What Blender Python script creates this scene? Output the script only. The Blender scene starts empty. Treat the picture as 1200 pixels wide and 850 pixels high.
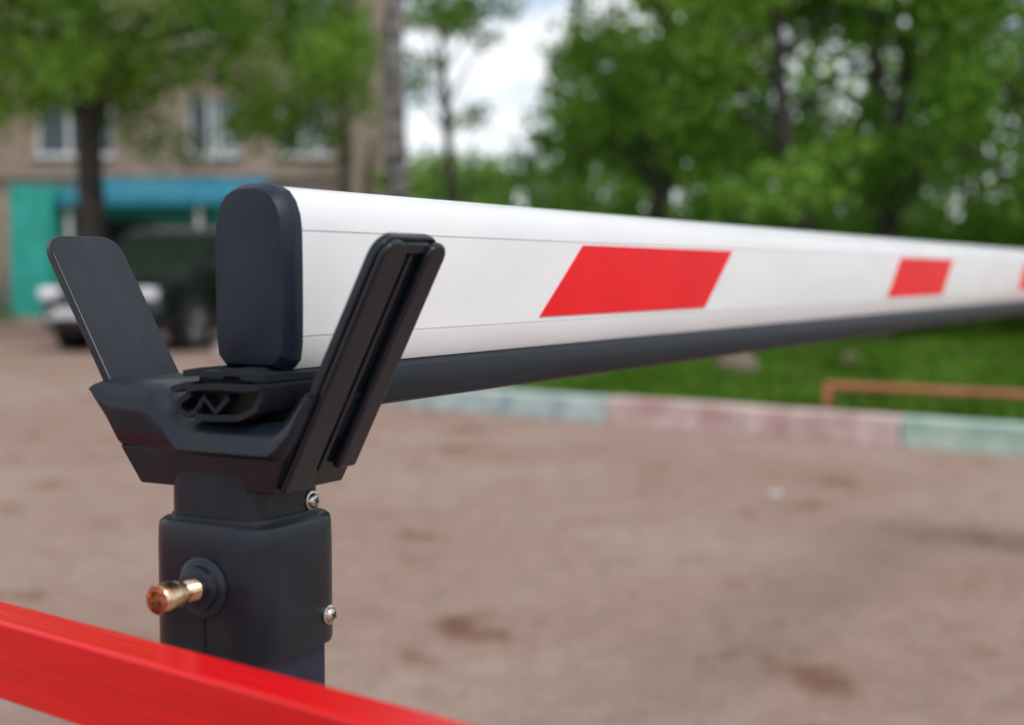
import bpy, bmesh, math, random
import numpy as np
from mathutils import Vector, Matrix, Euler
random.seed(7); rng = np.random.default_rng(7)
scene = bpy.context.scene
COL = scene.collection
CH = 0.98   # boom centre / eye height

# ------------------------------------------------------------ materials
def new_mat(name):
    m = bpy.data.materials.new(name); m.use_nodes = True
    nt = m.node_tree
    return m, nt, nt.nodes, nt.links, nt.nodes['Principled BSDF']

def mat_var(name, c1, c2, scale=5, rough=0.5, detail=5, bump=0.0, bscale=200, metallic=0.0,
            ramp=(0.35, 0.65), stretch=(1, 1, 1), spec=0.5, rvar=0.0, coat=0.0, bdist=0.001, scuff=None):
    m, nt, N, L, b = new_mat(name)
    tc = N.new('ShaderNodeTexCoord'); mp = N.new('ShaderNodeMapping')
    mp.inputs['Scale'].default_value = stretch
    L.new(tc.outputs['Object'], mp.inputs['Vector'])
    n = N.new('ShaderNodeTexNoise'); n.inputs['Scale'].default_value = scale; n.inputs['Detail'].default_value = detail
    L.new(mp.outputs[0], n.inputs['Vector'])
    r = N.new('ShaderNodeValToRGB')
    r.color_ramp.elements[0].position = ramp[0]; r.color_ramp.elements[1].position = ramp[1]
    r.color_ramp.elements[0].color = (*c1, 1); r.color_ramp.elements[1].color = (*c2, 1)
    L.new(n.outputs['Fac'], r.inputs[0]); col = r.outputs[0]
    if scuff:
        n4 = N.new('ShaderNodeTexNoise'); n4.inputs['Scale'].default_value = scuff[0]; n4.inputs['Detail'].default_value = 8; n4.inputs['Roughness'].default_value = .7
        L.new(tc.outputs['Object'], n4.inputs['Vector'])
        r4 = N.new('ShaderNodeValToRGB'); r4.color_ramp.elements[0].position = scuff[1]; r4.color_ramp.elements[1].position = scuff[1] + .16
        r4.color_ramp.elements[1].color = (scuff[2], scuff[2], scuff[2], 1)
        L.new(n4.outputs['Fac'], r4.inputs[0])
        mx = N.new('ShaderNodeMix'); mx.data_type = 'RGBA'; L.new(r4.outputs[0], mx.inputs['Factor'])
        L.new(col, mx.inputs[6]); mx.inputs[7].default_value = (.15, .145, .14, 1); col = mx.outputs[2]
    L.new(col, b.inputs['Base Color'])
    b.inputs['Roughness'].default_value = rough; b.inputs['Metallic'].default_value = metallic
    b.inputs['Specular IOR Level'].default_value = spec
    b.inputs['Coat Weight'].default_value = coat
    if rvar > 0:
        mr = N.new('ShaderNodeMapRange'); mr.inputs['To Min'].default_value = rough - rvar; mr.inputs['To Max'].default_value = rough + rvar
        mr.inputs['From Min'].default_value = 0.3; mr.inputs['From Max'].default_value = 0.7
        L.new(n.outputs['Fac'], mr.inputs['Value']); L.new(mr.outputs[0], b.inputs['Roughness'])
    if bump > 0:
        n2 = N.new('ShaderNodeTexNoise'); n2.inputs['Scale'].default_value = bscale; n2.inputs['Detail'].default_value = 4
        L.new(mp.outputs[0], n2.inputs['Vector'])
        bp = N.new('ShaderNodeBump'); bp.inputs['Strength'].default_value = bump; bp.inputs['Distance'].default_value = bdist
        L.new(n2.outputs['Fac'], bp.inputs['Height']); L.new(bp.outputs[0], b.inputs['Normal'])
    return m

M_plastic = mat_var('black_plastic', (.006, .010, .017), (.011, .017, .027), 35, .33, bump=.3, bscale=420, rvar=.05, bdist=.0003, spec=.42, scuff=(140, .60, .07))
M_plastic2 = mat_var('black_plastic_worn', (.005, .008, .014), (.011, .015, .023), 60, .26, bump=.3, bscale=260, rvar=.05, stretch=(1, .25, .25), bdist=.0004, spec=.42, scuff=(160, .60, .08))
M_cap = mat_var('cap_plastic', (.006, .011, .024), (.010, .016, .032), 30, .45, bump=.3, bscale=900, bdist=.0003, spec=.35, scuff=(120, .62, .05))
M_rubber = mat_var('rubber', (.008, .011, .017), (.016, .021, .030), 25, .5, bump=.3, bscale=150, stretch=(.2, 1, 1), rvar=.05, bdist=.0004, spec=.25, scuff=(90, .60, .07))
M_post = mat_var('post_paint', (.010, .015, .036), (.018, .024, .050), 30, .42, bump=.2, bscale=500, bdist=.0003, spec=.4)
M_steel = mat_var('screw_steel', (.45, .40, .34), (.75, .72, .68), 300, .3, metallic=1, bump=.2, bscale=900)
M_brass = mat_var('rusty_bolt', (.46, .24, .13), (.80, .62, .40), 120, .24, metallic=1, bump=.3, bscale=500, ramp=(.34, .54))
M_dark = mat_var('dark_void', (.004, .004, .005), (.009, .009, .010), 20, .7)
M_redstripe = mat_var('red_film', (.78, .002, .008), (.88, .004, .012), 8, .45, bump=.1, bscale=300, spec=.2)

def white_paint():
    m, nt, N, L, b = new_mat('white_powder_coat')
    tc = N.new('ShaderNodeTexCoord')
    mp = N.new('ShaderNodeMapping'); mp.inputs['Scale'].default_value = (3, 5, 9)
    L.new(tc.outputs['Object'], mp.inputs['Vector'])
    n = N.new('ShaderNodeTexNoise'); n.inputs['Scale'].default_value = 2.5; n.inputs['Detail'].default_value = 4; n.inputs['Roughness'].default_value = .5
    L.new(mp.outputs[0], n.inputs['Vector'])
    r = N.new('ShaderNodeValToRGB')
    r.color_ramp.elements[0].position = .25; r.color_ramp.elements[0].color = (.77, .78, .80, 1)
    r.color_ramp.elements[1].position = .6; r.color_ramp.elements[1].color = (.84, .845, .86, 1)
    L.new(n.outputs['Fac'], r.inputs[0])
    n3 = N.new('ShaderNodeTexNoise'); n3.inputs['Scale'].default_value = 170; n3.inputs['Detail'].default_value = 2
    L.new(tc.outputs['Object'], n3.inputs['Vector'])
    r3 = N.new('ShaderNodeValToRGB')
    r3.color_ramp.elements[0].position = .19; r3.color_ramp.elements[0].color = (.72, .70, .68, 1)
    r3.color_ramp.elements[1].position = .25; r3.color_ramp.elements[1].color = (1, 1, 1, 1)
    L.new(n3.outputs['Fac'], r3.inputs[0])
    mx2 = N.new('ShaderNodeMix'); mx2.data_type = 'RGBA'; mx2.blend_type = 'MULTIPLY'; mx2.inputs['Factor'].default_value = 1
    L.new(r.outputs[0], mx2.inputs[6]); L.new(r3.outputs[0], mx2.inputs[7])
    L.new(mx2.outputs[2], b.inputs['Base Color'])
    b.inputs['Roughness'].default_value = .24
    return m
M_white = white_paint()

def red_gloss():
    m, nt, N, L, b = new_mat('red_enamel')
    tc = N.new('ShaderNodeTexCoord')
    mp = N.new('ShaderNodeMapping'); mp.inputs['Scale'].default_value = (1.5, 40, 40)
    L.new(tc.outputs['Object'], mp.inputs['Vector'])
    n = N.new('ShaderNodeTexNoise'); n.inputs['Scale'].default_value = 6; n.inputs['Detail'].default_value = 6
    L.new(mp.outputs[0], n.inputs['Vector'])
    r = N.new('ShaderNodeValToRGB')
    r.color_ramp.elements[0].position = .3; r.color_ramp.elements[0].color = (.72, .001, .003, 1)
    r.color_ramp.elements[1].position = .7; r.color_ramp.elements[1].color = (.88, .002, .005, 1)
    L.new(n.outputs['Fac'], r.inputs[0]); L.new(r.outputs[0], b.inputs['Base Color'])
    bp = N.new('ShaderNodeBump'); bp.inputs['Strength'].default_value = .6; bp.inputs['Distance'].default_value = .0014
    L.new(n.outputs['Fac'], bp.inputs['Height'])
    n2 = N.new('ShaderNodeTexNoise'); n2.inputs['Scale'].default_value = 160; n2.inputs['Detail'].default_value = 3
    L.new(tc.outputs['Object'], n2.inputs['Vector'])
    bp2 = N.new('ShaderNodeBump'); bp2.inputs['Strength'].default_value = .35; bp2.inputs['Distance'].default_value = .0007
    L.new(n2.outputs['Fac'], bp2.inputs['Height']); L.new(bp.outputs[0], bp2.inputs['Normal'])
    L.new(bp2.outputs[0], b.inputs['Normal'])
    b.inputs['Roughness'].default_value = .24; b.inputs['Specular IOR Level'].default_value = .42
    return m
M_red = red_gloss()

def ground_mat():
    m, nt, N, L, b = new_mat('dusty_asphalt')
    tc = N.new('ShaderNodeTexCoord')
    def noise(s, d=5, rr=.55, off=0):
        n = N.new('ShaderNodeTexNoise'); n.inputs['Scale'].default_value = s; n.inputs['Detail'].default_value = d
        n.inputs['Roughness'].default_value = rr
        mp = N.new('ShaderNodeMapping'); mp.inputs['Location'].default_value = (off, off * .7, 0)
        L.new(tc.outputs['Object'], mp.inputs['Vector']); L.new(mp.outputs[0], n.inputs['Vector']); return n
    def ramp(n, p0, c0, p1, c1):
        r = N.new('ShaderNodeValToRGB'); e = r.color_ramp.elements
        e[0].position = p0; e[0].color = (*c0, 1); e[1].position = p1; e[1].color = (*c1, 1)
        L.new(n.outputs[0], r.inputs[0]); return r
    def mul(a, c):
        x = N.new('ShaderNodeMix'); x.data_type = 'RGBA'; x.blend_type = 'MULTIPLY'; x.inputs['Factor'].default_value = 1
        L.new(a, x.inputs[6]); L.new(c, x.inputs[7]); return x.outputs[2]
    a = ramp(noise(.55, 6), .35, (.36, .250, .198), .65, (.45, .335, .285))
    p = ramp(noise(2.2, 5, .6), .31, (.60, .46, .37), .41, (1, 1, 1))
    p2 = ramp(noise(4.5, 5, .65, 13.3), .30, (.66, .56, .48), .38, (1, 1, 1))
    g = ramp(noise(60, 5, .8), .35, (.66, .65, .64), .65, (1.22, 1.22, 1.22))
    h = ramp(noise(9, 6, .75), .32, (.82, .78, .75), .6, (1.07, 1.06, 1.05))
    L.new(mul(mul(mul(mul(a.outputs[0], p.outputs[0]), g.outputs[0]), h.outputs[0]), p2.outputs[0]), b.inputs['Base Color'])
    b.inputs['Roughness'].default_value = .9; b.inputs['Specular IOR Level'].default_value = .15
    bp = N.new('ShaderNodeBump'); bp.inputs['Strength'].default_value = .7; bp.inputs['Distance'].default_value = .012
    L.new(noise(40, 6, .8).outputs[0], bp.inputs['Height']); L.new(bp.outputs[0], b.inputs['Normal'])
    return m
M_ground = ground_mat()
M_soil = mat_var('grass_soil', (.040, .070, .012), (.085, .135, .03), 1.4, .95, bump=.5, bscale=40, bdist=.02, ramp=(.3, .6))

def leaf_mat(name, dark, mid, light, trans=.4, scale=.9):
    m, nt, N, L, b = new_mat(name)
    tc = N.new('ShaderNodeTexCoord'); g = N.new('ShaderNodeNewGeometry')
    n = N.new('ShaderNodeTexNoise'); n.inputs['Scale'].default_value = scale; n.inputs['Detail'].default_value = 2
    L.new(tc.outputs['Object'], n.inputs['Vector'])
    ad = N.new('ShaderNodeMath'); ad.operation = 'MULTIPLY_ADD'; ad.inputs[1].default_value = .35
    L.new(g.outputs['Random Per Island'], ad.inputs[0])
    sb = N.new('ShaderNodeMath'); sb.operation = 'SUBTRACT'; sb.inputs[1].default_value = .17
    L.new(n.outputs[0], sb.inputs[0]); L.new(sb.outputs[0], ad.inputs[2])
    r = N.new('ShaderNodeValToRGB'); e = r.color_ramp.elements
    e[0].position = .28; e[0].color = (*dark, 1); e[1].position = .70; e[1].color = (*light, 1)
    k = e.new(.48); k.color = (*mid, 1)
    L.new(ad.outputs[0], r.inputs[0])
    N.remove(b)
    d = N.new('ShaderNodeBsdfDiffuse'); L.new(r.outputs[0], d.inputs['Color'])
    t = N.new('ShaderNodeBsdfTranslucent'); L.new(r.outputs[0], t.inputs['Color'])
    mx = N.new('ShaderNodeMixShader'); mx.inputs[0].default_value = trans
    L.new(d.outputs[0], mx.inputs[1]); L.new(t.outputs[0], mx.inputs[2])
    L.new(mx.outputs[0], N['Material Output'].inputs['Surface'])
    return m
M_leaf = leaf_mat('leaf_green', (.065, .18, .024), (.17, .35, .045), (.30, .50, .090))
M_birchleaf = leaf_mat('birch_leaf', (.09, .21, .022), (.19, .36, .050), (.30, .49, .085))
M_farleaf = leaf_mat('far_leaf', (.08, .19, .035), (.18, .34, .065), (.30, .48, .12), scale=.35)
M_grassbl = leaf_mat('grass_blade', (.045, .10, .010), (.090, .195, .022), (.16, .29, .04), trans=.3, scale=1.2)
M_bark = mat_var('bark', (.030, .026, .022), (.080, .070, .060), 12, .9, bump=.8, bscale=30, stretch=(1, 1, .3), bdist=.02)
M_birchbark = mat_var('birch_bark', (.05, .045, .04), (.26, .25, .235), 7, .85, bump=.5, bscale=30, stretch=(.8, .8, 2.2), ramp=(.42, .6), bdist=.01)

# ------------------------------------------------------------ helpers
def empty(name, loc=(0, 0, 0), rotz=0.0):
    e = bpy.data.objects.new(name, None); e.empty_display_size = .2
    e.location = loc; e.rotation_euler = (0, 0, rotz); COL.objects.link(e); return e

def mesh_obj(name, verts, faces, mat, parent=None, smooth=None, bevel=0.0, bseg=3, fix=True):
    me = bpy.data.meshes.new(name); me.from_pydata([tuple(v) for v in verts], [], faces)
    if fix:
        bm = bmesh.new(); bm.from_mesh(me); bmesh.ops.recalc_face_normals(bm, faces=bm.faces); bm.to_mesh(me); bm.free()
    me.materials.append(mat)
    o = bpy.data.objects.new(name, me); COL.objects.link(o)
    if parent: o.parent = parent
    if smooth is not None:
        for p in me.polygons: p.use_smooth = True
        me.set_sharp_from_angle(angle=math.radians(smooth))
    if bevel > 0:
        md = o.modifiers.new('b', 'BEVEL'); md.width = bevel; md.segments = bseg; md.limit_method = 'ANGLE'; md.angle_limit = math.radians(28)
        md.harden_normals = True
        for p in me.polygons: p.use_smooth = True
    return o

def box(name, c, s, mat, parent=None, bevel=0.0, rot=None):
    v = []; 
    for z in (-.5, .5):
        for x, y in ((-.5, -.5), (.5, -.5), (.5, .5), (-.5, .5)):
            p = Vector((x * s[0], y * s[1], z * s[2]))
            if rot: p = Euler(rot).to_matrix() @ p
            v.append(p + Vector(c))
    f = [(0, 3, 2, 1), (4, 5, 6, 7), (0, 1, 5, 4), (1, 2, 6, 5), (2, 3, 7, 6), (3, 0, 4, 7)]
    return mesh_obj(name, v, f, mat, parent, bevel=bevel)

def prism(name, poly, mapf, d0, d1, mat, parent=None, smooth=None, bevel=0.0, bseg=3):
    n = len(poly)
    v = [mapf(a, b, d0) for a, b in poly] + [mapf(a, b, d1) for a, b in poly]
    f = [tuple(range(n)), tuple(range(2 * n - 1, n - 1, -1))] + [(i, (i + 1) % n, n + (i + 1) % n, n + i) for i in range(n)]
    return mesh_obj(name, v, f, mat, parent, smooth, bevel, bseg)
YZ = lambda a, b, d: (d, a, b + CH)          # poly in (y,z) extruded along boom axis
def rrect(cx, cy, w, h, r, n=7):
    pts = []
    for k, (sx, sy) in enumerate(((1, 1), (-1, 1), (-1, -1), (1, -1))):
        for i in range(n + 1):
            a = math.radians(90 * k + 90 * i / n)
            pts.append((cx + sx * (w / 2 - r) + r * math.cos(a), cy + sy * (h / 2 - r) + r * math.sin(a)))
    return pts
def loft(name, rings, mat, parent=None, smooth=35, caps=True):
    n = len(rings[0]); v = [p for r in rings for p in r]; f = []
    for k in range(len(rings) - 1):
        for i in range(n):
            f.append((k * n + i, k * n + (i + 1) % n, (k + 1) * n + (i + 1) % n, (k + 1) * n + i))
    if caps: f += [tuple(range(n)), tuple(range((len(rings) - 1) * n, len(rings) * n))]
    return mesh_obj(name, v, f, mat, parent, smooth)
def lathe(name, prof, origin, axis, mat, parent=None, n=32, smooth=35, twist=0):
    ax = Vector(axis).normalized(); u = ax.orthogonal().normalized(); w = ax.cross(u)
    rings = [[Vector(origin) + ax * d + (u * math.cos(2 * math.pi * (i + twist) / n) + w * math.sin(2 * math.pi * (i + twist) / n)) * r for i in range(n)] for d, r in prof]
    return loft(name, rings, mat, parent, smooth)
def tube_data(pts, rad, n=8):
    V = []; F = []; pts = [Vector(p) for p in pts]
    for k, p in enumerate(pts):
        t = (pts[min(k + 1, len(pts) - 1)] - pts[max(k - 1, 0)]).normalized()
        u = t.cross(Vector((0.3, 1, 0.1))).normalized(); w = t.cross(u)
        for i in range(n):
            a = 2 * math.pi * i / n; V.append(p + (u * math.cos(a) + w * math.sin(a)) * rad[k])
        if k:
            for i in range(n):
                F.append(((k - 1) * n + i, (k - 1) * n + (i + 1) % n, k * n + (i + 1) % n, k * n + i))
    F.append(tuple(range(n))); F.append(tuple(range(len(V) - n, len(V))))
    return V, F
def ribbon(name, pts, th, d0, d1, mat, parent, closed=False):
    P = [Vector((a, b)) for a, b in pts]; n = len(P); L = []; R = []
    for i in range(n):
        if closed: t = (P[(i + 1) % n] - P[i - 1])
        else: t = P[min(i + 1, n - 1)] - P[max(i - 1, 0)]
        t.normalize(); nn = Vector((-t.y, t.x)) * th / 2
        L.append(P[i] + nn); R.append(P[i] - nn)
    v = []; f = []
    for d in (d0, d1):
        v += [YZ(p.x, p.y, d) for p in L] + [YZ(p.x, p.y, d) for p in R]
    m = 2 * n
    rngi = range(n if closed else n - 1)
    for i in rngi:
        j = (i + 1) % n
        f += [(i, j, n + j, n + i), (m + i, m + n + i, m + n + j, m + j), (i, m + i, m + j, j), (n + i, n + j, m + n + j, m + n + i)]
    if not closed:
        f += [(0, n, m + n, m), (n - 1, m + n - 1, m + 2 * n - 1, 2 * n - 1)]
    return mesh_obj(name, v, f, mat, parent, smooth=28)

# ------------------------------------------------------------ BOOM (local frame: x along boom, y lateral)
BO = (-0.115, 0.775, 0); BR = math.radians(60.8)
boom = empty('barrier_boom', BO, BR)
half = [(.0100, -.0525), (.0050, -.0520), (.0018, -.0455), (.0002, -.0365), (0, -.0350), (.0011, -.0347), (.0011, -.0340), (0, -.0337),
        (-.0003, -.005), (0, .0226), (.0012, .0229), (.0012, .0237), (.0001, .0241), (.0004, .0290), (.0014, .0338), (.0034, .0385), (.0066, .0427), (.0105, .0456), (.0155, .0477), (.0205, .0485)]
prof = half + [(.05 - a, b) for a, b in reversed(half)]
LEN = 4.4
prism('profile', prof, YZ, 0.0, LEN, M_white, boom, smooth=24)
for side in (0, 1):
    k = 0
    for x0 in [.345 + .962 * i for i in range(4)]:
        y = -.0010 if side == 0 else .0510
        zt, zb, sl, ln = .0214, -.0306, .070, .318
        v = [(x0, y, CH + zt), (x0 + ln, y, CH + zt), (x0 + ln - sl, y, CH + zb), (x0 - sl, y, CH + zb)]
        y2 = y + (.0007 if side == 0 else -.0007)
        v += [(a, y2, c) for a, _, c in v]
        mesh_obj('stripe_%d_%d' % (side, k), v, [(0, 1, 2, 3), (7, 6, 5, 4), (0, 4, 5, 1), (1, 5, 6, 2), (2, 6, 7, 3), (3, 7, 4, 0)], M_redstripe, boom); k += 1
def inset(pts, s, cy=.025, cz=-.002): return [(cy + (a - cy) * s, cz + (b - cz) * (1 - (1 - s) * .5)) for a, b in pts]
co = [(.0060, -.0525), (.0005, -.0470), (-.0008, -.0380), (-.0012, -.02), (-.0012, .010), (-.0010, .024), (0, .032), (.0028, .0395), (.007, .0450), (.0125, .0480), (.0185, .0494)]
co = co + [(.05 - a, b) for a, b in reversed(co)]
rings = [[YZ(a, b, x) for a, b in inset(co, s)] for x, s in ((.0005, 1), (-.006, 1.0), (-.0068, .99), (-.0128, .90), (-.0138, .87), (-.0141, .84))]
loft('end_cap', rings, M_cap, boom, smooth=22)
bulb = [(.0060, -.0535), (.0010, -.0565), (-.0002, -.0600), (.0000, -.0710), (.0022, -.0755), (.0080, -.0774), (.025, -.0777), (.042, -.0774), (.0478, -.0755), (.0500, -.0710), (.0502, -.0600), (.049, -.0565), (.044, -.0535)]
ribbon('rubber_edge', bulb, .0026, -.006, LEN - .02, M_rubber, boom, closed=True)
ribbon('rubber_flange', [(-.003, -.0550), (.012, -.0543), (.013, -.0527), (.024, -.0525), (.025, -.0541), (.040, -.0537), (.041, -.0521), (.0525, -.0540)], .0036, -.036, .02, M_rubber, boom)
ribbon('rubber_second_layer', [(.0560, -.0625), (.046, -.0597), (.045, -.0612), (.032, -.0600), (.020, -.0597), (.006, -.0600), (-.002, -.0592)], .0034, -.042, .02, M_rubber, boom)
ribbon('rubber_curl', [(.047, -.0600), (.0480, -.0655), (.0545, -.0690), (.0550, -.0735), (.0490, -.0765), (.0420, -.0740)], .0034, -.037, .02, M_rubber, boom)
ribbon('rubber_zigzag', [(.044, -.0745), (.038, -.0665), (.030, -.0740), (.021, -.0655)], .0034, -.036, .02, M_rubber, boom)
ribbon('rubber_bottom', [(.044, -.0770), (.030, -.0772), (.014, -.0764), (.003, -.0718), (-.001, -.0655), (-.002, -.0592)], .0036, -.037, .02, M_rubber, boom)
prism('rubber_core', [(.045, -.0755), (.012, -.0750), (.003, -.0690), (.001, -.0560), (.048, -.0560), (.050, -.0690)], YZ, -.028, .015, M_dark, boom)

# ------------------------------------------------------------ SUPPORT POST
sup = empty('boom_support_post', BO, BR)
PC = (0.0, .040)
def rr_loft(name, levels, mat, cy=PC[1], smooth=30):
    rings = []
    for z, w, r in levels:
        rings.append([(x, y, z + CH) for x, y in rrect(PC[0], cy, w, w, r)])
    return loft(name, rings, mat, sup, smooth)
rr_loft('post', [(-.98, .066, .007), (-.19, .066, .007)], M_post)
box('base_plate', (0, .04, .005), (.16, .16, .01), M_post, sup, bevel=.002)
rr_loft('collar', [(-.2065, .0735, .018), (-.2075, .0745, .018), (-.2085, .079, .020), (-.2065, .0805, .021), (-.150, .0805, .021), (-.1395, .080, .021), (-.1365, .0785, .020), (-.1350, .075, .019), (-.1345, .06, .019)], M_plastic)
rr_loft('collar_lip', [(-.1352, .068, .017), (-.1325, .0675, .017), (-.1322, .066, .016)], M_plastic2)
rr_loft('neck', [(-.140, .0635, .013), (-.108, .0635, .013)], M_plastic)
def arm(name, yb, zb, yt, zt, x0=-.028, x1=.030, sgn=-1, ribs=True):
    a = Vector((0, yt - yb, zt - zb)); Ln = a.length; a.normalize()
    nrm = Vector((0, -a.z, a.y)) if sgn < 0 else Vector((0, a.z, -a.y))   # outward
    B = Vector((0, yb, zb + CH))
    e = empty(name); e.parent = sup
    def outline(xa, xb, t0, t1, r, n=6):
        p = [(xa, t0), (xb, t0)]
        for i in range(n + 1):
            q = math.pi / 2 * i / n; p.append((xb - r + r * math.cos(q), t1 - r + r * math.sin(q)))
        for i in range(n + 1):
            q = math.pi / 2 + math.pi / 2 * i / n; p.append((xa + r + r * math.cos(q), t1 - r + r * math.sin(q)))
        return p
    mf = lambda x, t, d: tuple(B + Vector((x, 0, 0)) + a * t + nrm * d)
    prism('plate', outline(x0, x1, 0, Ln, .013), mf, -.0055, 0.0, M_plastic2, e, bevel=.0012)
    if ribs:
        prism('rim_front', outline(x0 + .0004, x0 + .0225, .0005, Ln - .001, .010), mf, .0001, .0045, M_plastic2, e, bevel=.0020)
        prism('channel_ridge', outline(x0 + .0290, x0 + .0325, .010, Ln - .010, .0012), mf, .0001, .0016, M_plastic2, e, bevel=.0006)
        prism('rim_rear', outline(x0 + .0400, x1 - .0004, .012, Ln - .0015, .0085), mf, .0001, .0060, M_plastic2, e, bevel=.0024)
        prism('tip_bridge', [(x0 + .020, Ln - .0085), (x0 + .042, Ln - .0085), (x0 + .042, Ln - .0025), (x0 + .020, Ln - .0025)], mf, .0001, .0028, M_plastic2, e, bevel=.001)
    else:
        prism('rib_inner', outline(x0 + .012, x0 + .020, .0005, Ln - .012, .003), mf, .0001, .0040, M_plastic2, e, bevel=.0014)
        prism('rib_outer', outline(x0 + .038, x0 + .046, .0005, Ln - .012, .003), mf, .0001, .0040, M_plastic2, e, bevel=.0014)
    return e
arm('arm_right', -.004, -.116, -.0735, .019, sgn=-1)
arm('arm_left', .088, -.115, .1690, .020, sgn=1, ribs=False)
# rounded cradle block between the arms; its left end runs flush to the outside of the left arm
rings = []
for y, ztp in ((-.0305, -.0640), (-.0290, -.0622), (-.0255, -.0618), (-.0200, -.0660), (-.012, -.0740), (-.006, -.0785), (.002, -.0800), (.050, -.0800), (.057, -.0785), (.063, -.0740), (.071, -.0655), (.078, -.0610), (.085, -.0595), (.1020, -.0590), (.110, -.0590), (.1170, -.0600), (.1200, -.0620), (.1215, -.0640)):
    vl = -.115 + .135 * (y - .0905) / .083 if y > .05 else -.116 + .135 * (-y - .0045) / .0695
    zb_ = max(-.0985, vl); zb_ = min(zb_, ztp - .0015)
    hgt = ztp - zb_; r = min(.017, hgt * .85); ring = []
    xf, xb_ = -.0375, .036
    for i in range(9):
        q = math.pi / 2 * i / 8; ring.append((xf + r - r * math.cos(q), y, ztp - r + r * math.sin(q) + CH))
    for i in range(9):
        q = math.pi / 2 * i / 8; ring.append((xb_ - r + r * math.sin(q), y, ztp - r + r * math.cos(q) + CH))
    r2 = min(.004, hgt * .1)
    ring += [(xb_, y, zb_ + r2 + CH), (xb_ - r2, y, zb_ + CH), (xf + .002 + r2, y, zb_ + CH), (xf + .002, y, zb_ + r2 + CH)]
    rings.append(ring)
loft('saddle', rings, M_plastic, sup, smooth=40)
v = []
for x, z in ((-.0340, -.0960), (-.0300, -.1170), (.032, -.1170), (.0345, -.0960)):
    wl = (-z - .0960) / .0210
    v += [(x, .1020 - .0115 * wl, z + CH), (x, -.0135 + .010 * wl, z + CH)]
mesh_obj('saddle_base', v, [(0, 1, 3, 2), (2, 3, 5, 4), (4, 5, 7, 6), (6, 7, 1, 0), (0, 2, 4, 6), (1, 7, 5, 3)], M_plastic, sup, bevel=.0012)
by, bz = .036, CH - .1685
lathe('boss', [(0, .0165), (.0025, .0165), (.0040, .0150), (.0045, .0125), (.0075, .0120), (.0085, .0105), (.0086, .004)], (-.0395, by, bz), (-1, 0, 0), M_plastic, sup)
thr = []
for i in range(9): thr += [(.0012 * 2 * i, .0052), (.0012 * (2 * i + 1), .0060)]
lathe('bolt_shank', thr, (-.0470, by, bz), (-1, 0, 0), M_brass, sup, n=20)
lathe('bolt_head', [(0, .0066), (.0008, .0080), (.0110, .0082), (.0122, .0074), (.0122, .0046), (.0060, .0044), (.0058, .0005)], (-.0640, by, bz), (-1, 0, 0), M_brass, sup, n=28)
lathe('bolt_nut', [(0, .0060), (.0005, .0076), (.0042, .0076), (.0048, .0062)], (-.0590, by, bz), (-1, 0, 0), M_brass, sup, n=24, smooth=20)
box('collar_seam', (-.0404, by, CH - .194), (.0008, .0012, .022), M_dark, sup)
def screw(name, x, y, z):
    e = empty(name); e.parent = sup
    lathe('washer', [(0, .0056), (.0010, .0056), (.0013, .0050), (.0013, .001)], (x, y, z + CH), (0, -1, 0), M_steel, e, n=28)
    lathe('head', [(.0010, .0044), (.0022, .0042), (.0033, .0032), (.0039, .0016), (.0040, .0003)], (x, y, z + CH), (0, -1, 0), M_steel, e, n=24)
    for r in (.5, 2.07):
        box('slot', (x, y - .0039, z + CH), (.0044, .0006, .0009), M_dark, e, rot=(0, r, 0))
screw('screw_1', .0185, .0083, -.1275)
screw('screw_2', .0225, -.0003, -.1925)

# ------------------------------------------------------------ BARRIER CABINET (far end of the boom)
cab = empty('barrier_cabinet', BO, BR)
M_cab = mat_var('cabinet_paint', (.55, .12, .03), (.62, .15, .04), 6, .4)
box('housing', (4.55, -.20, .53), (.34, .26, 1.02), M_cab, cab, bevel=.015)
box('lid', (4.55, -.20, 1.065), (.37, .29, .05), M_dark, cab, bevel=.012)
box('door', (4.55, -.334, .50), (.28, .01, .8), M_cab, cab, bevel=.004)
box('bracket', (4.47, -.005, CH), (.24, .135, .125), M_dark, cab, bevel=.008)
box('plinth', (4.55, -.20, .015), (.42, .34, .03), M_ground, cab, bevel=.005)

# ------------------------------------------------------------ RED FOREGROUND RAILING
ra = math.atan2(-.629, .777)
rail = empty('red_railing', (-.1116, .62, 0), ra)
zt = CH - .1740
box('top_rail', (-.35, -.0135, zt - .020), (3.1, .027, .040), M_red, rail, bevel=.0022)
for k, x in enumerate((-1.80, -.62, .62, 1.10)):
    box('leg_%d' % k, (x, -.0135, (zt - .0405) / 2), (.027, .0265, zt - .0405), M_red, rail, bevel=.002)
box('low_rail', (-.35, -.0135, .22), (3.08, .020, .030), M_red, rail, bevel=.002)

# ------------------------------------------------------------ GROUND, GRASS, KERB
me = mesh_obj('ground', [(-500, -300, 0), (500, -300, 0), (500, 900, 0), (-500, 900, 0)], [(0, 1, 2, 3)], M_ground)
KD = Vector((.784, -.62)).normalized(); KA = Vector((2.2, 8.04))
kpts = [KA + KD * t for t in (20, 0)] + [Vector((-.75, 10.4)), Vector((-2.4, 12.9)), Vector((-3.40, 16.2)), Vector((-3.3, 17.8)), Vector((-1.9, 20.4)), Vector((-.9, 24)), Vector((-.9, 34))]
gpoly = [(p.x, p.y, .115) for p in kpts] + [(-.9, 300, .115), (400, 300, .115), (400, -5, .115)]
lawn = mesh_obj('lawn', gpoly, [tuple(range(len(gpoly)))], M_soil)
kerb = empty('painted_kerb')
M_kb = mat_var('kerb_blue', (.34, .46, .46), (.60, .70, .68), 6, .8, bump=.4, bscale=60, bdist=.004)
M_kp = mat_var('kerb_pink', (.54, .34, .32), (.76, .62, .58), 5, .8, bump=.4, bscale=60, bdist=.004)
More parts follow.
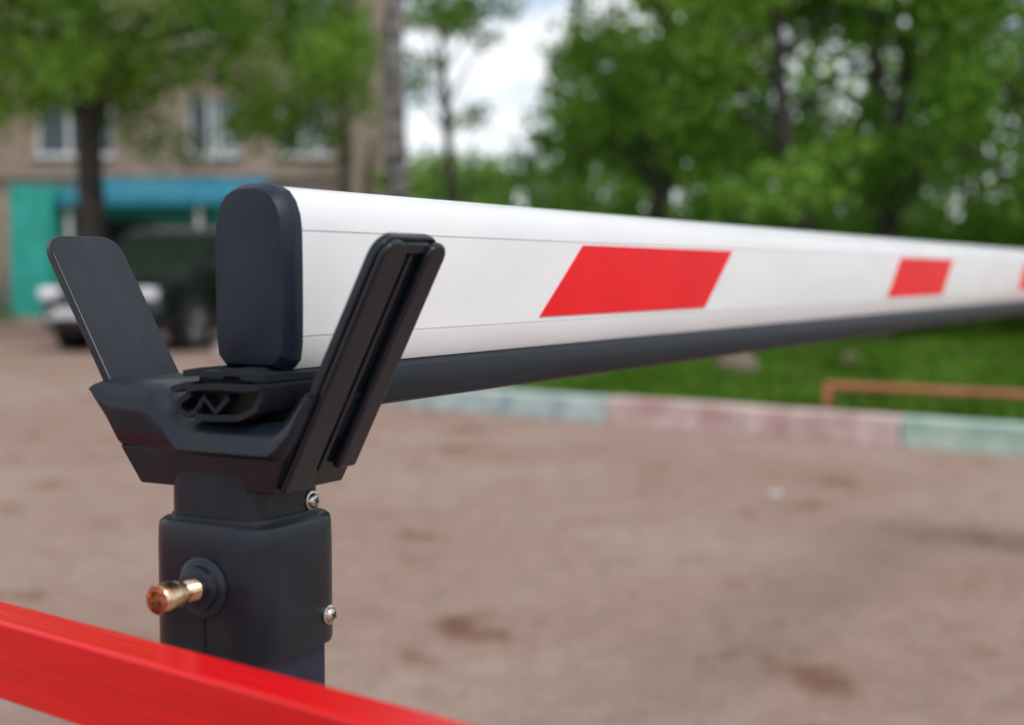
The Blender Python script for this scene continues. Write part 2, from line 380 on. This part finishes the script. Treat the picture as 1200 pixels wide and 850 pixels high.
M_kg = mat_var('kerb_green', (.34, .52, .44), (.56, .70, .60), 6, .8, bump=.4, bscale=60, bdist=.004)
def kerb_run(P, Q, cols, nm):
    d = (Q - P); L = d.length; d.normalize(); nr = Vector((d.y, -d.x))
    n = max(1, round(L)); s = L / n
    if nm in ('right',): nr = -nr
    for i in range(n):
        c = P + d * (s * (i + .5)) + nr * .09
        h = .165 + random.uniform(-.006, .006)
        box('%s_%d' % (nm, i), (c.x, c.y, h / 2 - .01), (s - .012, .175 + random.uniform(-.004, .004), h + .02), cols(i), kerb, bevel=.012, rot=(0, 0, math.atan2(d.y, d.x)))
kerb_run(KA, KA + KD * 20, lambda i: M_kg if i < 1 else (M_kb, M_kb, M_kp, M_kp)[i % 4], 'right')
kerb_run(KA, Vector((.61, 9.296)), lambda i: M_kp, 'mid')
kerb_run(Vector((.61, 9.296)), Vector((-.75, 10.4)), lambda i: M_kb, 'turn')
prev = Vector((-.75, 10.4))
for j, p in enumerate(kpts[3:8]):
    kerb_run(prev, p, (lambda jj: (lambda i: (M_kb, M_kp)[jj % 2]))(j), 'back%d' % j); prev = p

def in_poly(x, y):
    P = np.array([(p[0], p[1]) for p in gpoly]); ins = np.zeros(len(x), bool); j = len(P) - 1
    for i in range(len(P)):
        xi, yi = P[i]; xj, yj = P[j]
        c = ((yi > y) != (yj > y)) & (x < (xj - xi) * (y - yi) / (yj - yi + 1e-12) + xi)
        ins ^= c; j = i
    return ins
def quads_mesh(name, centers, U, W, mat, parent=None):
    n = len(centers)
    v = np.empty((n, 4, 3), np.float32)
    v[:, 0] = centers - U; v[:, 1] = centers - W * .9; v[:, 2] = centers + U; v[:, 3] = centers + W
    me = bpy.data.meshes.new(name)
    me.vertices.add(n * 4); me.vertices.foreach_set('co', v.ravel())
    me.loops.add(n * 4); me.loops.foreach_set('vertex_index', np.arange(n * 4, dtype=np.int32))
    me.polygons.add(n); me.polygons.foreach_set('loop_start', np.arange(0, n * 4, 4, dtype=np.int32))
    me.update(); me.materials.append(mat)
    o = bpy.data.objects.new(name, me); COL.objects.link(o)
    if parent: o.parent = parent
    return o
N = 70000
yy = 7 + (rng.random(N) ** 1.6) * 20; xx = -4 + rng.random(N) * (4 + yy * .5)
k = in_poly(xx, yy) & in_poly(xx - .17, yy - .2); xx = xx[k]; yy = yy[k]; n = len(xx)
hh = rng.uniform(.04, .13, n) * (1 + .5 * np.sin(xx * 1.7) * np.sin(yy * 1.3))
c = np.stack([xx, yy, .115 + hh * .5], 1)
W = np.stack([rng.normal(0, .02, n), rng.normal(0, .02, n), hh * .55], 1)
a = rng.random(n) * 6.28; U = np.stack([np.cos(a) * .012, np.sin(a) * .012, np.zeros(n)], 1)
quads_mesh('grass', c, U, W, M_grassbl)
mesh_obj('paper_scrap', [(1.13, 6.22, .006), (1.18, 6.20, .012), (1.20, 6.25, .02), (1.15, 6.28, .008)], [(0, 1, 2, 3)], mat_var('paper', (.7, .7, .7), (.8, .8, .8), 30, .8))
V = []; F = []
for i in range(500):
    y = 3.2 + random.random() ** 1.3 * 9; x = random.uniform(-.42, .42) * y
    r = random.uniform(.004, .013); o = len(V)
    if in_poly(np.array([x]), np.array([y]))[0]: continue
    for q in range(5):
        an = q * 1.257 + random.random() * .4; V.append((x + math.cos(an) * r, y + math.sin(an) * r, .0))
    V.append((x + random.uniform(-.2, .2) * r, y, r * random.uniform(.5, 1)))
    F += [(o + q, o + (q + 1) % 5, o + 5) for q in range(5)]
mesh_obj('gravel', V, F, mat_var('pebble', (.14, .10, .08), (.40, .31, .26), 3, .9), None, fix=False)

M_or = mat_var('orange_pipe', (.42, .11, .06), (.55, .19, .11), 8, .55, bump=.3, bscale=60)
orl = empty('low_orange_railing')
R0 = Vector((1.93, 8.66)); RDv = Vector((.94, -.68)).normalized()
V, F = tube_data([(R0.x, R0.y, .30), (R0.x + RDv.x * 3.2, R0.y + RDv.y * 3.2, .30)], [.021, .021], 12); mesh_obj('top_pipe', V, F, M_or, orl, smooth=50)
for i, t in enumerate((0, 1.6, 3.2)):
    V, F = tube_data([(R0.x + RDv.x * t, R0.y + RDv.y * t, .05), (R0.x + RDv.x * t, R0.y + RDv.y * t, .315)], [.026, .026], 12); mesh_obj('stake_%d' % i, V, F, M_or, orl, smooth=50)

def rock(name, x, y, r, mat, sz=1.0):
    bm = bmesh.new(); bmesh.ops.create_icosphere(bm, subdivisions=3, radius=r)
    for vv in bm.verts:
        q = vv.co.normalized(); f = 1 + .18 * math.sin(q.x * 5 + x) * math.cos(q.y * 4 + y) + .1 * math.sin(q.z * 7)
        vv.co = Vector((q.x * r * f, q.y * r * f, q.z * r * f * sz))
    me = bpy.data.meshes.new(name); bm.to_mesh(me); bm.free(); me.materials.append(mat)
    for p in me.polygons: p.use_smooth = True
    o = bpy.data.objects.new(name, me); o.location = (x, y, .12 + r * .25); COL.objects.link(o)
M_stone = mat_var('stone', (.11, .08, .06), (.25, .19, .14), 9, .9, bump=.6, bscale=30, bdist=.01)
rock('stone', 1.88, 11.9, .17, M_stone, 1.4); rock('stone', 1.15, 12.9, .13, M_stone, .8); rock('stone', 3.15, 13.2, .12, M_stone, .8)

# ------------------------------------------------------------ TREES
def leaves(name, cl, n, size, mat, parent, droop=0.0):
    cl = np.array(cl, float); w = cl[:, 3] ** 2; w /= w.sum()
    idx = rng.choice(len(cl), n, p=w)
    d = rng.normal(0, 1, (n, 3)); d /= np.linalg.norm(d, axis=1)[:, None]
    rr = rng.random(n) ** .45
    c = cl[idx, :3] + d * (rr * cl[idx, 3])[:, None] * np.array([1, 1, .62])
    if droop > 0: c[:, 2] -= droop * rng.random(n) ** 2 * cl[idx, 3]
    a = rng.normal(0, 1, (n, 3)); a /= np.linalg.norm(a, axis=1)[:, None]
    b = np.cross(a, rng.normal(0, 1, (n, 3))); b /= np.linalg.norm(b, axis=1)[:, None]
    s = size * rng.uniform(.55, 1.25, n)[:, None]
    return quads_mesh(name, c, a * s * .55, b * s * .36, mat, parent)

def tree(name, x, y, h, tr, lean=(0, 0), z0=1.6, rad=2.4, nl=12000, ls=.13, bark=None, leaf=None, ncl=46, droop=0.0, keep=None, extra=None):
    bark = bark or M_bark; leaf = leaf or M_leaf
    e = empty(name, (x, y, .1)); V = []; F = []
    def add(p, r, n=8):
        v, f = tube_data(p, r, n); o = len(V); V.extend(v); F.extend([tuple(i + o for i in q) for q in f])
    pts = []; rr = []
    for i in range(9):
        t = i / 8
        pts.append((lean[0] * t * h + random.uniform(-.06, .06) * (i > 0), lean[1] * t * h + random.uniform(-.06, .06) * (i > 0), t * h - .1 * (i == 0)))
        rr.append(tr * (1.25 if i == 0 else 1) * (1 - .85 * t) + .01)
    add(pts, rr, 12)
    cl = []
    for i in range(ncl):
        t = random.uniform(0, 1) ** .8
        z = z0 + t * (h + .5 - z0); ang = random.uniform(0, 6.283)
        env = math.sin(math.pi * min(1, max(.0, .18 + .82 * t))) ** .6 if t < .99 else .2
        rd = rad * env * random.uniform(.25, 1)
        tt = min(1, max(.1, (z - .5 - rd * .45) / h)); bx = lean[0] * tt * h; byy = lean[1] * tt * h
        cx = bx + rd * math.cos(ang); cy = byy + rd * math.sin(ang)
        if keep and not keep(x + cx, y + cy, z): continue
        cl.append((cx, cy, z, random.uniform(.35, .85) * rad / 2.4))
        if i % 2 == 0:
            m = (bx * .5 + cx * .5 + random.uniform(-.15, .15), byy * .5 + cy * .5, (tt * h + z) / 2 + .12)
            r0 = tr * (1 - .85 * tt) * .45 + .008
            add([(bx, byy, tt * h), m, (cx, cy, z)], [r0, r0 * .6, .006], 6)
    if extra:
        for i, q in enumerate(extra):
            cl.append(q)
            if i % 3 == 0:
                tt = min(.9, (q[2] + .3) / h)
                add([(0, 0, tt * h), (q[0] * .5, q[1] * .5, q[2] + .7), (q[0], q[1], q[2])], [tr * .3, tr * .17, .006], 6)
    mesh_obj('trunk', V, F, bark, e, smooth=60, fix=False)
    leaves('crown', cl, nl, ls, leaf, e, droop)
    return e
ex1 = []
for i in range(78):
    xw = random.uniform(-2.9, 4.2); lim = 3.00 if xw < .5 else 2.70
    ex1.append((xw, random.uniform(-1.6, 1.6), lim + abs(random.gauss(0, 1)) * 1.0 + .35, random.uniform(.35, .65)))
tree('birch_tree', -6.35, 21.5, 10.5, .23, (.01, 0), z0=3.9, rad=3.6, nl=40000, ls=.125, bark=M_bark, leaf=M_birchleaf, ncl=60, droop=1.0, extra=ex1)
tree('birch_tree', -2.75, 23.5, 10.5, .10, (.02, 0), z0=3.9, rad=2.3, nl=9000, ls=.12, bark=M_birchbark, leaf=M_birchleaf, ncl=34, droop=.9,
     keep=lambda X, Y, Z: (X / Y) < -.105)
tree('birch_tree', -1.30, 16.5, 9.5, .155, (0.0, 0), z0=5.2, rad=1.9, nl=4500, ls=.11, bark=M_birchbark, leaf=M_birchleaf, ncl=30, droop=.6)
tree('young_tree', -.72, 20.5, 6.5, .09, (-.06, .02), z0=3.0, rad=1.5, nl=2400, ls=.11, ncl=20)
G = [(1.9, 19.5, 9, .14, (.05, 0), 2.4, 10000), (3.6, 17.0, 8.5, .10, (-.13, 0), 2.2, 9000), (4.6, 18.0, 9, .13, (.10, 0), 2.5, 10500), (6.9, 17.5, 9, .15, (-.07, 0), 2.6, 11500),
     (3.1, 23, 10, .15, (.04, 0), 2.8, 9000), (9.3, 16.5, 9, .15, (.05, 0), 2.6, 8000), (6.0, 23, 10, .16, (-.05, 0), 3, 10000), (9.6, 22.5, 10, .16, (0, 0), 3, 8000),
     (12.5, 19, 10, .15, (0, 0), 3, 6000), (1.3, 26, 9, .14, (-.02, 0), 2.4, 5500)]
for (x, y, h, tr_, ln_, rd, nl) in G:
    tree('deciduous_tree', x, y, h, tr_, ln_, z0=1.5, rad=rd, nl=nl, ls=.14, ncl=60, keep=lambda X, Y, Z: X / Y > .02 + .012 * max(0, Z - 2.5))
cl = []
for i in range(150):
    y = random.uniform(19, 28); x = random.uniform(-.12 * y + .3, .55 * y); cl.append((x, y, random.uniform(.3, 1.7), random.uniform(.5, 1.0)))
leaves('shrub_thicket', cl, 24000, .20, M_leaf, None)
cl = []
for i in range(400):
    y = random.uniform(36, 52); u = random.uniform(-.13, .62); x = u * y
    hmax = 4.6 if u < .02 else (4.6 + (u - .02) * 90 if u < .12 else 12.0)
    hmax += random.uniform(-1, .6)
    cl.append((x, y, random.uniform(.3, 1) ** 1.3 * hmax, random.uniform(.7, 1.5)))
for i in range(150):
    y = random.uniform(60, 75); u = random.uniform(-.7, .05); cl.append((u * y, y, random.uniform(.5, 6.5), random.uniform(1.2, 2.4)))
leaves('distant_trees', cl, 44000, .38, M_farleaf, None)
V = []; F = []
for i in range(45):
    y = random.uniform(37, 50); x = random.uniform(-.1, .6) * y; hh_ = random.uniform(3.5, 5) if x / y < .08 else random.uniform(8, 12)
    v, f = tube_data([(x, y, 0), (x + random.uniform(-.4, .4), y, hh_ * .5), (x + random.uniform(-.8, .8), y, hh_)], [.18, .13, .05], 7)
    o = len(V); V += v; F += [tuple(q + o for q in ff) for ff in f]
mesh_obj('distant_tree_trunks', V, F, M_bark, None, smooth=60, fix=False)

# ------------------------------------------------------------ APARTMENT BUILDING
bld = empty('apartment_building', (0, 0, 0))
def brick_mat():
    m, nt, N_, L, b = new_mat('beige_brick')
    tc = N_.new('ShaderNodeTexCoord'); mp = N_.new('ShaderNodeMapping'); mp.inputs['Rotation'].default_value = (math.radians(90), 0, 0)
    L.new(tc.outputs['Object'], mp.inputs['Vector'])
    br = N_.new('ShaderNodeTexBrick'); br.inputs['Scale'].default_value = 1
    br.inputs['Color1'].default_value = (.33, .225, .17, 1); br.inputs['Color2'].default_value = (.41, .295, .23, 1); br.inputs['Mortar'].default_value = (.40, .35, .30, 1)
    br.inputs['Brick Width'].default_value = .26; br.inputs['Row Height'].default_value = .085; br.inputs['Mortar Size'].default_value = .008
    L.new(mp.outputs[0], br.inputs['Vector'])
    n = N_.new('ShaderNodeTexNoise'); n.inputs['Scale'].default_value = .5; n.inputs['Detail'].default_value = 6
    L.new(tc.outputs['Object'], n.inputs['Vector'])
    r = N_.new('ShaderNodeValToRGB'); r.color_ramp.elements[0].position = .3; r.color_ramp.elements[0].color = (.75, .73, .72, 1)
    r.color_ramp.elements[1].position = .65; r.color_ramp.elements[1].color = (1.05, 1.05, 1.05, 1)
    L.new(n.outputs[0], r.inputs[0])
    mx = N_.new('ShaderNodeMix'); mx.data_type = 'RGBA'; mx.blend_type = 'MULTIPLY'; mx.inputs['Factor'].default_value = 1
    L.new(br.outputs[0], mx.inputs[6]); L.new(r.outputs[0], mx.inputs[7]); L.new(mx.outputs[2], b.inputs['Base Color'])
    b.inputs['Roughness'].default_value = .9; return m
M_brick = brick_mat()
M_frame = mat_var('white_frame', (.62, .63, .65), (.75, .76, .78), 5, .4)
M_curt = mat_var('curtain', (.30, .34, .38), (.60, .64, .68), 2.2, .9, stretch=(3, 1, .4))
M_conc = mat_var('concrete', (.20, .18, .165), (.32, .28, .25), 3, .9)
M_teal = mat_var('teal_paint', (.02, .34, .28), (.035, .45, .37), 3, .6)
M_blue = mat_var('blue_metal', (.012, .20, .30), (.03, .30, .42), 4, .45)
m, nt, N_, L_, b = new_mat('window_glass'); b.inputs['Base Color'].default_value = (.05, .065, .08, 1); b.inputs['Roughness'].default_value = .06; M_glass = m
WY = 35.0; X0, X1 = -40.0, -3.95
wins = []
wx = [(-5.05, 1.3), (-7.3, 1.3), (-10.7, 1.9), (-14.0, 1.35), (-17.0, 1.35), (-20.6, 1.9), (-24, 1.35), (-27, 1.9), (-31, 1.35), (-35, 1.9)]
for fl in range(5):
    for xc, w in wx:
        zc = 1.75 + 2.82 * fl
        if fl == 0 and -11.5 < xc < -5.5: continue
        wins.append((xc - w / 2, xc + w / 2, zc - .72, zc + .72))
def facade(name, x0, x1, z0, z1, y, op, depth, mat):
    xs = sorted(set([x0, x1] + [q for o in op for q in o[:2]])); zs = sorted(set([z0, z1] + [q for o in op for q in o[2:]]))
    V = []; F = []
    def q(a): o = len(V); V.extend(a); F.append((o, o + 1, o + 2, o + 3))
    for i in range(len(xs) - 1):
        for j in range(len(zs) - 1):
            cx = (xs[i] + xs[i + 1]) / 2; cz = (zs[j] + zs[j + 1]) / 2
            if any(o[0] < cx < o[1] and o[2] < cz < o[3] for o in op): continue
            q([(xs[i], y, zs[j]), (xs[i + 1], y, zs[j]), (xs[i + 1], y, zs[j + 1]), (xs[i], y, zs[j + 1])])
    for a, b_, c_, d in op:
        q([(a, y, c_), (a, y + depth, c_), (a, y + depth, d), (a, y, d)]); q([(b_, y, c_), (b_, y, d), (b_, y + depth, d), (b_, y + depth, c_)])
        q([(a, y, c_), (b_, y, c_), (b_, y + depth, c_), (a, y + depth, c_)]); q([(a, y, d), (a, y + depth, d), (b_, y + depth, d), (b_, y, d)])
    return mesh_obj(name, V, F, mat, bld, fix=False)
facade('front_wall', X0, X1, 0, 15.2, WY, wins, .18, M_brick)
mesh_obj('side_and_back_walls', [(X1, WY, 0), (X1, WY + 12, 0), (X0, WY + 12, 0), (X0, WY, 0), (X1, WY, 15.2), (X1, WY + 12, 15.2), (X0, WY + 12, 15.2), (X0, WY, 15.2)],
         [(0, 1, 5, 4), (1, 2, 6, 5), (2, 3, 7, 6)], M_brick, bld, fix=False)
box('roof', ((X0 + X1) / 2, WY + 6, 15.35), (X1 - X0 + .8, 12.8, .3), M_conc, bld)
box('plinth', ((X0 + X1) / 2, WY - .03, .35), (X1 - X0 + .05, .055, .7), M_conc, bld)
for i, (a, b_, c_, d) in enumerate(wins):
    w = b_ - a; h = d - c_
    box('glass_%d' % i, ((a + b_) / 2, WY + .15, (c_ + d) / 2), (w, .01, h), M_glass, bld)
    fr = .085
    if i % 3 != 1:
        cw = w * (.42 if i % 2 else .56)
        box('curtain_%d' % i, (b_ - cw / 2 - fr, WY + .141, (c_ + d) / 2), (cw, .006, h - .2), M_curt, bld)
    box('fr_t', ((a + b_) / 2, WY + .12, d - fr / 2), (w, .05, fr), M_frame, bld); box('fr_b', ((a + b_) / 2, WY + .12, c_ + fr / 2), (w, .05, fr), M_frame, bld)
    for xx_ in (a + fr / 2, b_ - fr / 2, a + w * .42): box('fr_v', (xx_, WY + .118, (c_ + d) / 2), (fr, .05, h - 2 * fr), M_frame, bld)
    box('sill', ((a + b_) / 2, WY - .05, c_ - .03), (w + .16, .16, .05), M_frame, bld)
for fl in range(1, 5): box('belt_%d' % fl, ((X0 + X1) / 2, WY - .02, 2.82 * fl + .22), (X1 - X0, .036, .14), M_conc, bld)
V, F = tube_data([(X1 - .12, WY - .14, .2), (X1 - .12, WY - .14, 15)], [.09, .09], 10); mesh_obj('downpipe', V, F, M_conc, bld, smooth=50)
V, F = tube_data([(-14, WY - .1, 3.35), (-4.1, WY - .1, 3.35)], [.06, .06], 8); mesh_obj('gas_pipe', V, F, M_conc, bld, smooth=50)
po = empty('porch'); po.parent = bld
box('porch_wall_left', (-10.9, 33.6, 1.5), (.9, 2.7, 3.0), M_teal, po)
box('porch_back', (-8.6, 34.9, 1.4), (3.6, .12, 2.8), M_teal, po)
box('porch_wall_right', (-6.85, 34.2, 1.4), (.3, 1.4, 2.8), M_teal, po)
box('entrance_door', (-9.4, 34.78, 1.15), (1.3, .10, 2.2), M_dark, po, bevel=.01)
box('porch_opening', (-7.7, 34.79, 1.6), (.6, .06, 1.1), M_glass, po)
prism('canopy', [(32.6, 2.75), (34.9, 3.30), (34.9, 3.17), (32.6, 2.55)], lambda a, b_, d: (d, a, b_), -10.4, -5.9, M_blue, po)
prism('canopy_gable', [(32.75, 2.70), (34.85, 3.10), (34.85, 2.5), (32.75, 2.5)], lambda a, b_, d: (d, a, b_), -6.1, -6.05, M_blue, po)
for i, xx_ in enumerate((-10.2, -7.2)): 
    V, F = tube_data([(xx_, 32.85, 0), (xx_, 32.85, 2.6)], [.07, .07], 10); mesh_obj('porch_post_%d' % i, V, F, M_frame, po, smooth=50)
bf = empty('blue_fence')
for i in range(30):
    box('picket_%d' % i, (-11.3 - i * .16, 30.5, .72), (.11, .03, 1.1), M_blue, bf)
for z in (.4, 1.05): box('fence_rail', (-13.6, 30.54, z), (4.9, .035, .07), M_blue, bf)
cl = [(-10.2 - random.random() * 6, 28 + random.random(), random.uniform(.1, .45), .45) for i in range(26)]
leaves('hedge', cl, 5000, .10, M_leaf, None)

# ------------------------------------------------------------ CAR
car = empty('parked_car', (-4.47, 19.48, 0), math.radians(-107))
M_car = mat_var('car_paint', (.003, .004, .008), (.006, .008, .013), 2, .2, coat=.7, spec=.35)
M_tyre = mat_var('tyre', (.010, .010, .011), (.02, .02, .02), 20, .85)
M_alloy = mat_var('alloy', (.30, .31, .33), (.42, .43, .45), 20, .3, metallic=.8)
m, nt, N_, L_, b = new_mat('headlamp'); b.inputs['Base Color'].default_value = (.80, .82, .86, 1); b.inputs['Roughness'].default_value = .15; M_lamp = m
m, nt, N_, L_, b = new_mat('car_glass'); b.inputs['Base Color'].default_value = (.02, .03, .025, 1); b.inputs['Roughness'].default_value = .04; M_cglass = m
def sec(x, w, zt_, zs=.62, zb=.27):
    h = [(w * .0, zt_ + .015), (w * .45, zt_ + .008), (w * .80, zt_ - .02), (w * .95, zt_ - .085), (w * 1.0, zs + .02), (w * 1.0, zs - .12), (w * .985, zb + .10), (w * .93, zb), (w * .5, zb - .03)]
    return [(x, a, z) for a, z in h] + [(x, -a, z) for a, z in reversed(h[1:])] 
st = [(2.17, .62, .62, .52, .34), (2.14, .74, .72, .56, .28), (2.02, .84, .83, .6, .26), (1.80, .885, .92, .64, .26), (1.3, .90, .985, .68, .26), (.95, .905, 1.03, .7, .26),
      (0, .91, 1.03, .72, .26), (-1.2, .91, 1.05, .74, .26), (-1.8, .90, 1.06, .74, .28), (-2.08, .86, 1.02, .7, .32), (-2.17, .76, .9, .62, .38)]
loft('body', [sec(*s) for s in st], M_car, car, smooth=40)
def gsec(x, wb, wt, zb, zt_): return [(x, wb, zb), (x, wt + .04, zt_ - .06), (x, wt, zt_), (x, -wt, zt_), (x, -wt - .04, zt_ - .06), (x, -wb, zb)]
loft('greenhouse', [gsec(1.10, .80, .79, 1.0, 1.03), gsec(.32, .84, .66, 1.0, 1.53), gsec(-.2, .85, .66, 1.0, 1.58), gsec(-1.3, .85, .65, 1.0, 1.57), gsec(-1.75, .83, .62, 1.0, 1.50), gsec(-2.03, .80, .74, 1.0, 1.08)], M_cglass, car, smooth=20)
loft('roof_panel', [[(x, -w, z), (x, -w * .5, z + .022), (x, w * .5, z + .022), (x, w, z), (x, w, z - .03), (x, -w, z - .03)] for x, w, z in ((.36, .67, 1.54), (.1, .69, 1.58), (-.5, .69, 1.602), (-1.3, .68, 1.585), (-1.8, .64, 1.51))], M_car, car, smooth=40)
for s in (-1, 1):
    def pil(nm, P, r=.035):
        V, F = tube_data([(a, s * b_, c_) for a, b_, c_ in P], [r] * len(P), 8); mesh_obj(nm, V, F, M_car, car, smooth=50)
    pil('a_pillar', [(1.08, .80, 1.03), (.33, .69, 1.53)]); pil('b_pillar', [(-.25, .86, 1.02), (-.3, .69, 1.56)]); pil('c_pillar', [(-1.35, .86, 1.02), (-1.3, .68, 1.56)], .05)
    pil('d_pillar', [(-2.0, .80, 1.04), (-1.78, .66, 1.50)], .05)
    pil('roof_rail', [(.2, .66, 1.62), (-.4, .66, 1.66), (-1.5, .64, 1.62)], .016)
    box('mirror', (.78, s * 1.0, 1.08), (.11, .20, .15), M_car, car, bevel=.03)
    box('mirror_arm', (.80, s * .88, 1.04), (.06, .08, .04), M_dark, car)
    box('headlight', (2.09, s * .68, .735), (.15, .27, .15), M_lamp, car, bevel=.04, rot=(0, -.15, s * -.35))
    box('fog_lamp', (2.15, s * .60, .44), (.05, .16, .08), M_lamp, car, bevel=.02)
    box('tail_light', (-2.08, s * .76, .88), (.1, .16, .26), M_redstripe, car, bevel=.02)
    box('sill_trim', (0, s * .895, .29), (2.0, .05, .10), M_dark, car, bevel=.01)
    box('door_handle', (.1, s * .915, .90), (.18, .02, .03), M_alloy, car, bevel=.005)
    box('door_gap_1', (-.33, s * .9085, .66), (.012, .008, .62), M_dark, car)
    for x in (1.32, -1.35):
        lathe('wheel_arch', [(0, .41), (.008, .40), (.010, .36)], (x, s * .903, .36), (0, s, 0), M_dark, car, n=36)
        lathe('tyre', [(0, .30), (.02, .335), (.19, .335), (.215, .31), (.216, .23)], (x, s * .715, .335), (0, s, 0), M_tyre, car, n=36)
        lathe('rim', [(0, .23), (.012, .225), (.010, .19), (-.01, .17), (-.01, .02)], (x, s * .932, .335), (0, s, 0), M_dark, car, n=30)
        for q in range(6):
            an = q * math.pi / 3
            box('spoke', (x + math.cos(an) * .11, s * .936, .335 + math.sin(an) * .11), (.19, .016, .07), M_alloy, car, rot=(0, -an, 0), bevel=.005)
        lathe('rim_ring', [(0, .235), (.008, .235), (.008, .205), (0, .205)], (x, s * .934, .335), (0, s, 0), M_alloy, car, n=36)
box('grille', (2.16, 0, .68), (.05, .72, .13), M_dark, car, bevel=.02)
for z in (.65, .70): box('grille_bar', (2.187, 0, z), (.012, .70, .016), M_alloy, car)
box('lower_intake', (2.165, 0, .39), (.05, 1.0, .12), M_dark, car, bevel=.02)
box('number_plate', (2.20, -.30, .50), (.015, .52, .13), M_frame, car, bevel=.003)
box('plate_holder', (2.185, -.30, .50), (.02, .56, .16), M_dark, car, bevel=.003)

# ------------------------------------------------------------ WORLD / LIGHT
sd = Vector((.55, -.62, .95)).normalized()
el = math.asin(sd.z); az = math.atan2(sd.x, sd.y)
w = bpy.data.worlds.new('World'); scene.world = w; w.use_nodes = True
nt = w.node_tree; N_ = nt.nodes; L_ = nt.links; bg = N_['Background']
sky = N_.new('ShaderNodeTexSky'); sky.sky_type = 'NISHITA'; sky.sun_disc = False; sky.sun_elevation = el; sky.sun_rotation = az
tc = N_.new('ShaderNodeTexCoord'); mp = N_.new('ShaderNodeMapping'); mp.inputs['Scale'].default_value = (1, 1, 2.2)
L_.new(tc.outputs['Generated'], mp.inputs['Vector'])
cn = N_.new('ShaderNodeTexNoise'); cn.inputs['Scale'].default_value = 8; cn.inputs['Detail'].default_value = 6
L_.new(mp.outputs[0], cn.inputs['Vector'])
cr = N_.new('ShaderNodeValToRGB'); cr.color_ramp.elements[0].position = .42; cr.color_ramp.elements[0].color = (.30, .30, .30, 1)
cr.color_ramp.elements[1].position = .56; cr.color_ramp.elements[1].color = (1, 1, 1, 1)
L_.new(cn.outputs[0], cr.inputs[0])
mx = N_.new('ShaderNodeMix'); mx.data_type = 'RGBA'
L_.new(cr.outputs[0], mx.inputs['Factor']); L_.new(sky.outputs[0], mx.inputs[6]); mx.inputs[7].default_value = (7.7, 7.9, 8.2, 1)
L_.new(mx.outputs[2], bg.inputs['Color']); bg.inputs['Strength'].default_value = .142
sl = bpy.data.lights.new('sun', 'SUN'); sl.energy = 1.5; sl.angle = math.radians(16); sl.color = (1, .96, .9)
so = bpy.data.objects.new('sun', sl); so.rotation_euler = sd.to_track_quat('Z', 'Y').to_euler(); so.location = (3, -3, 6); COL.objects.link(so)

# ------------------------------------------------------------ CAMERA
cd = bpy.data.cameras.new('camera'); cd.lens = 50; cd.sensor_width = 36; cd.clip_end = 2000; cd.clip_start = .02
cd.dof.use_dof = True; cd.dof.focus_distance = .87; cd.dof.aperture_fstop = 4.9
co_ = bpy.data.objects.new('camera', cd); co_.location = (0, 0, CH); co_.rotation_euler = (math.radians(90 - 3.57), 0, 0)
COL.objects.link(co_); scene.camera = co_
scene.view_settings.view_transform = 'Standard'; scene.view_settings.look = 'None'; scene.view_settings.exposure = 0
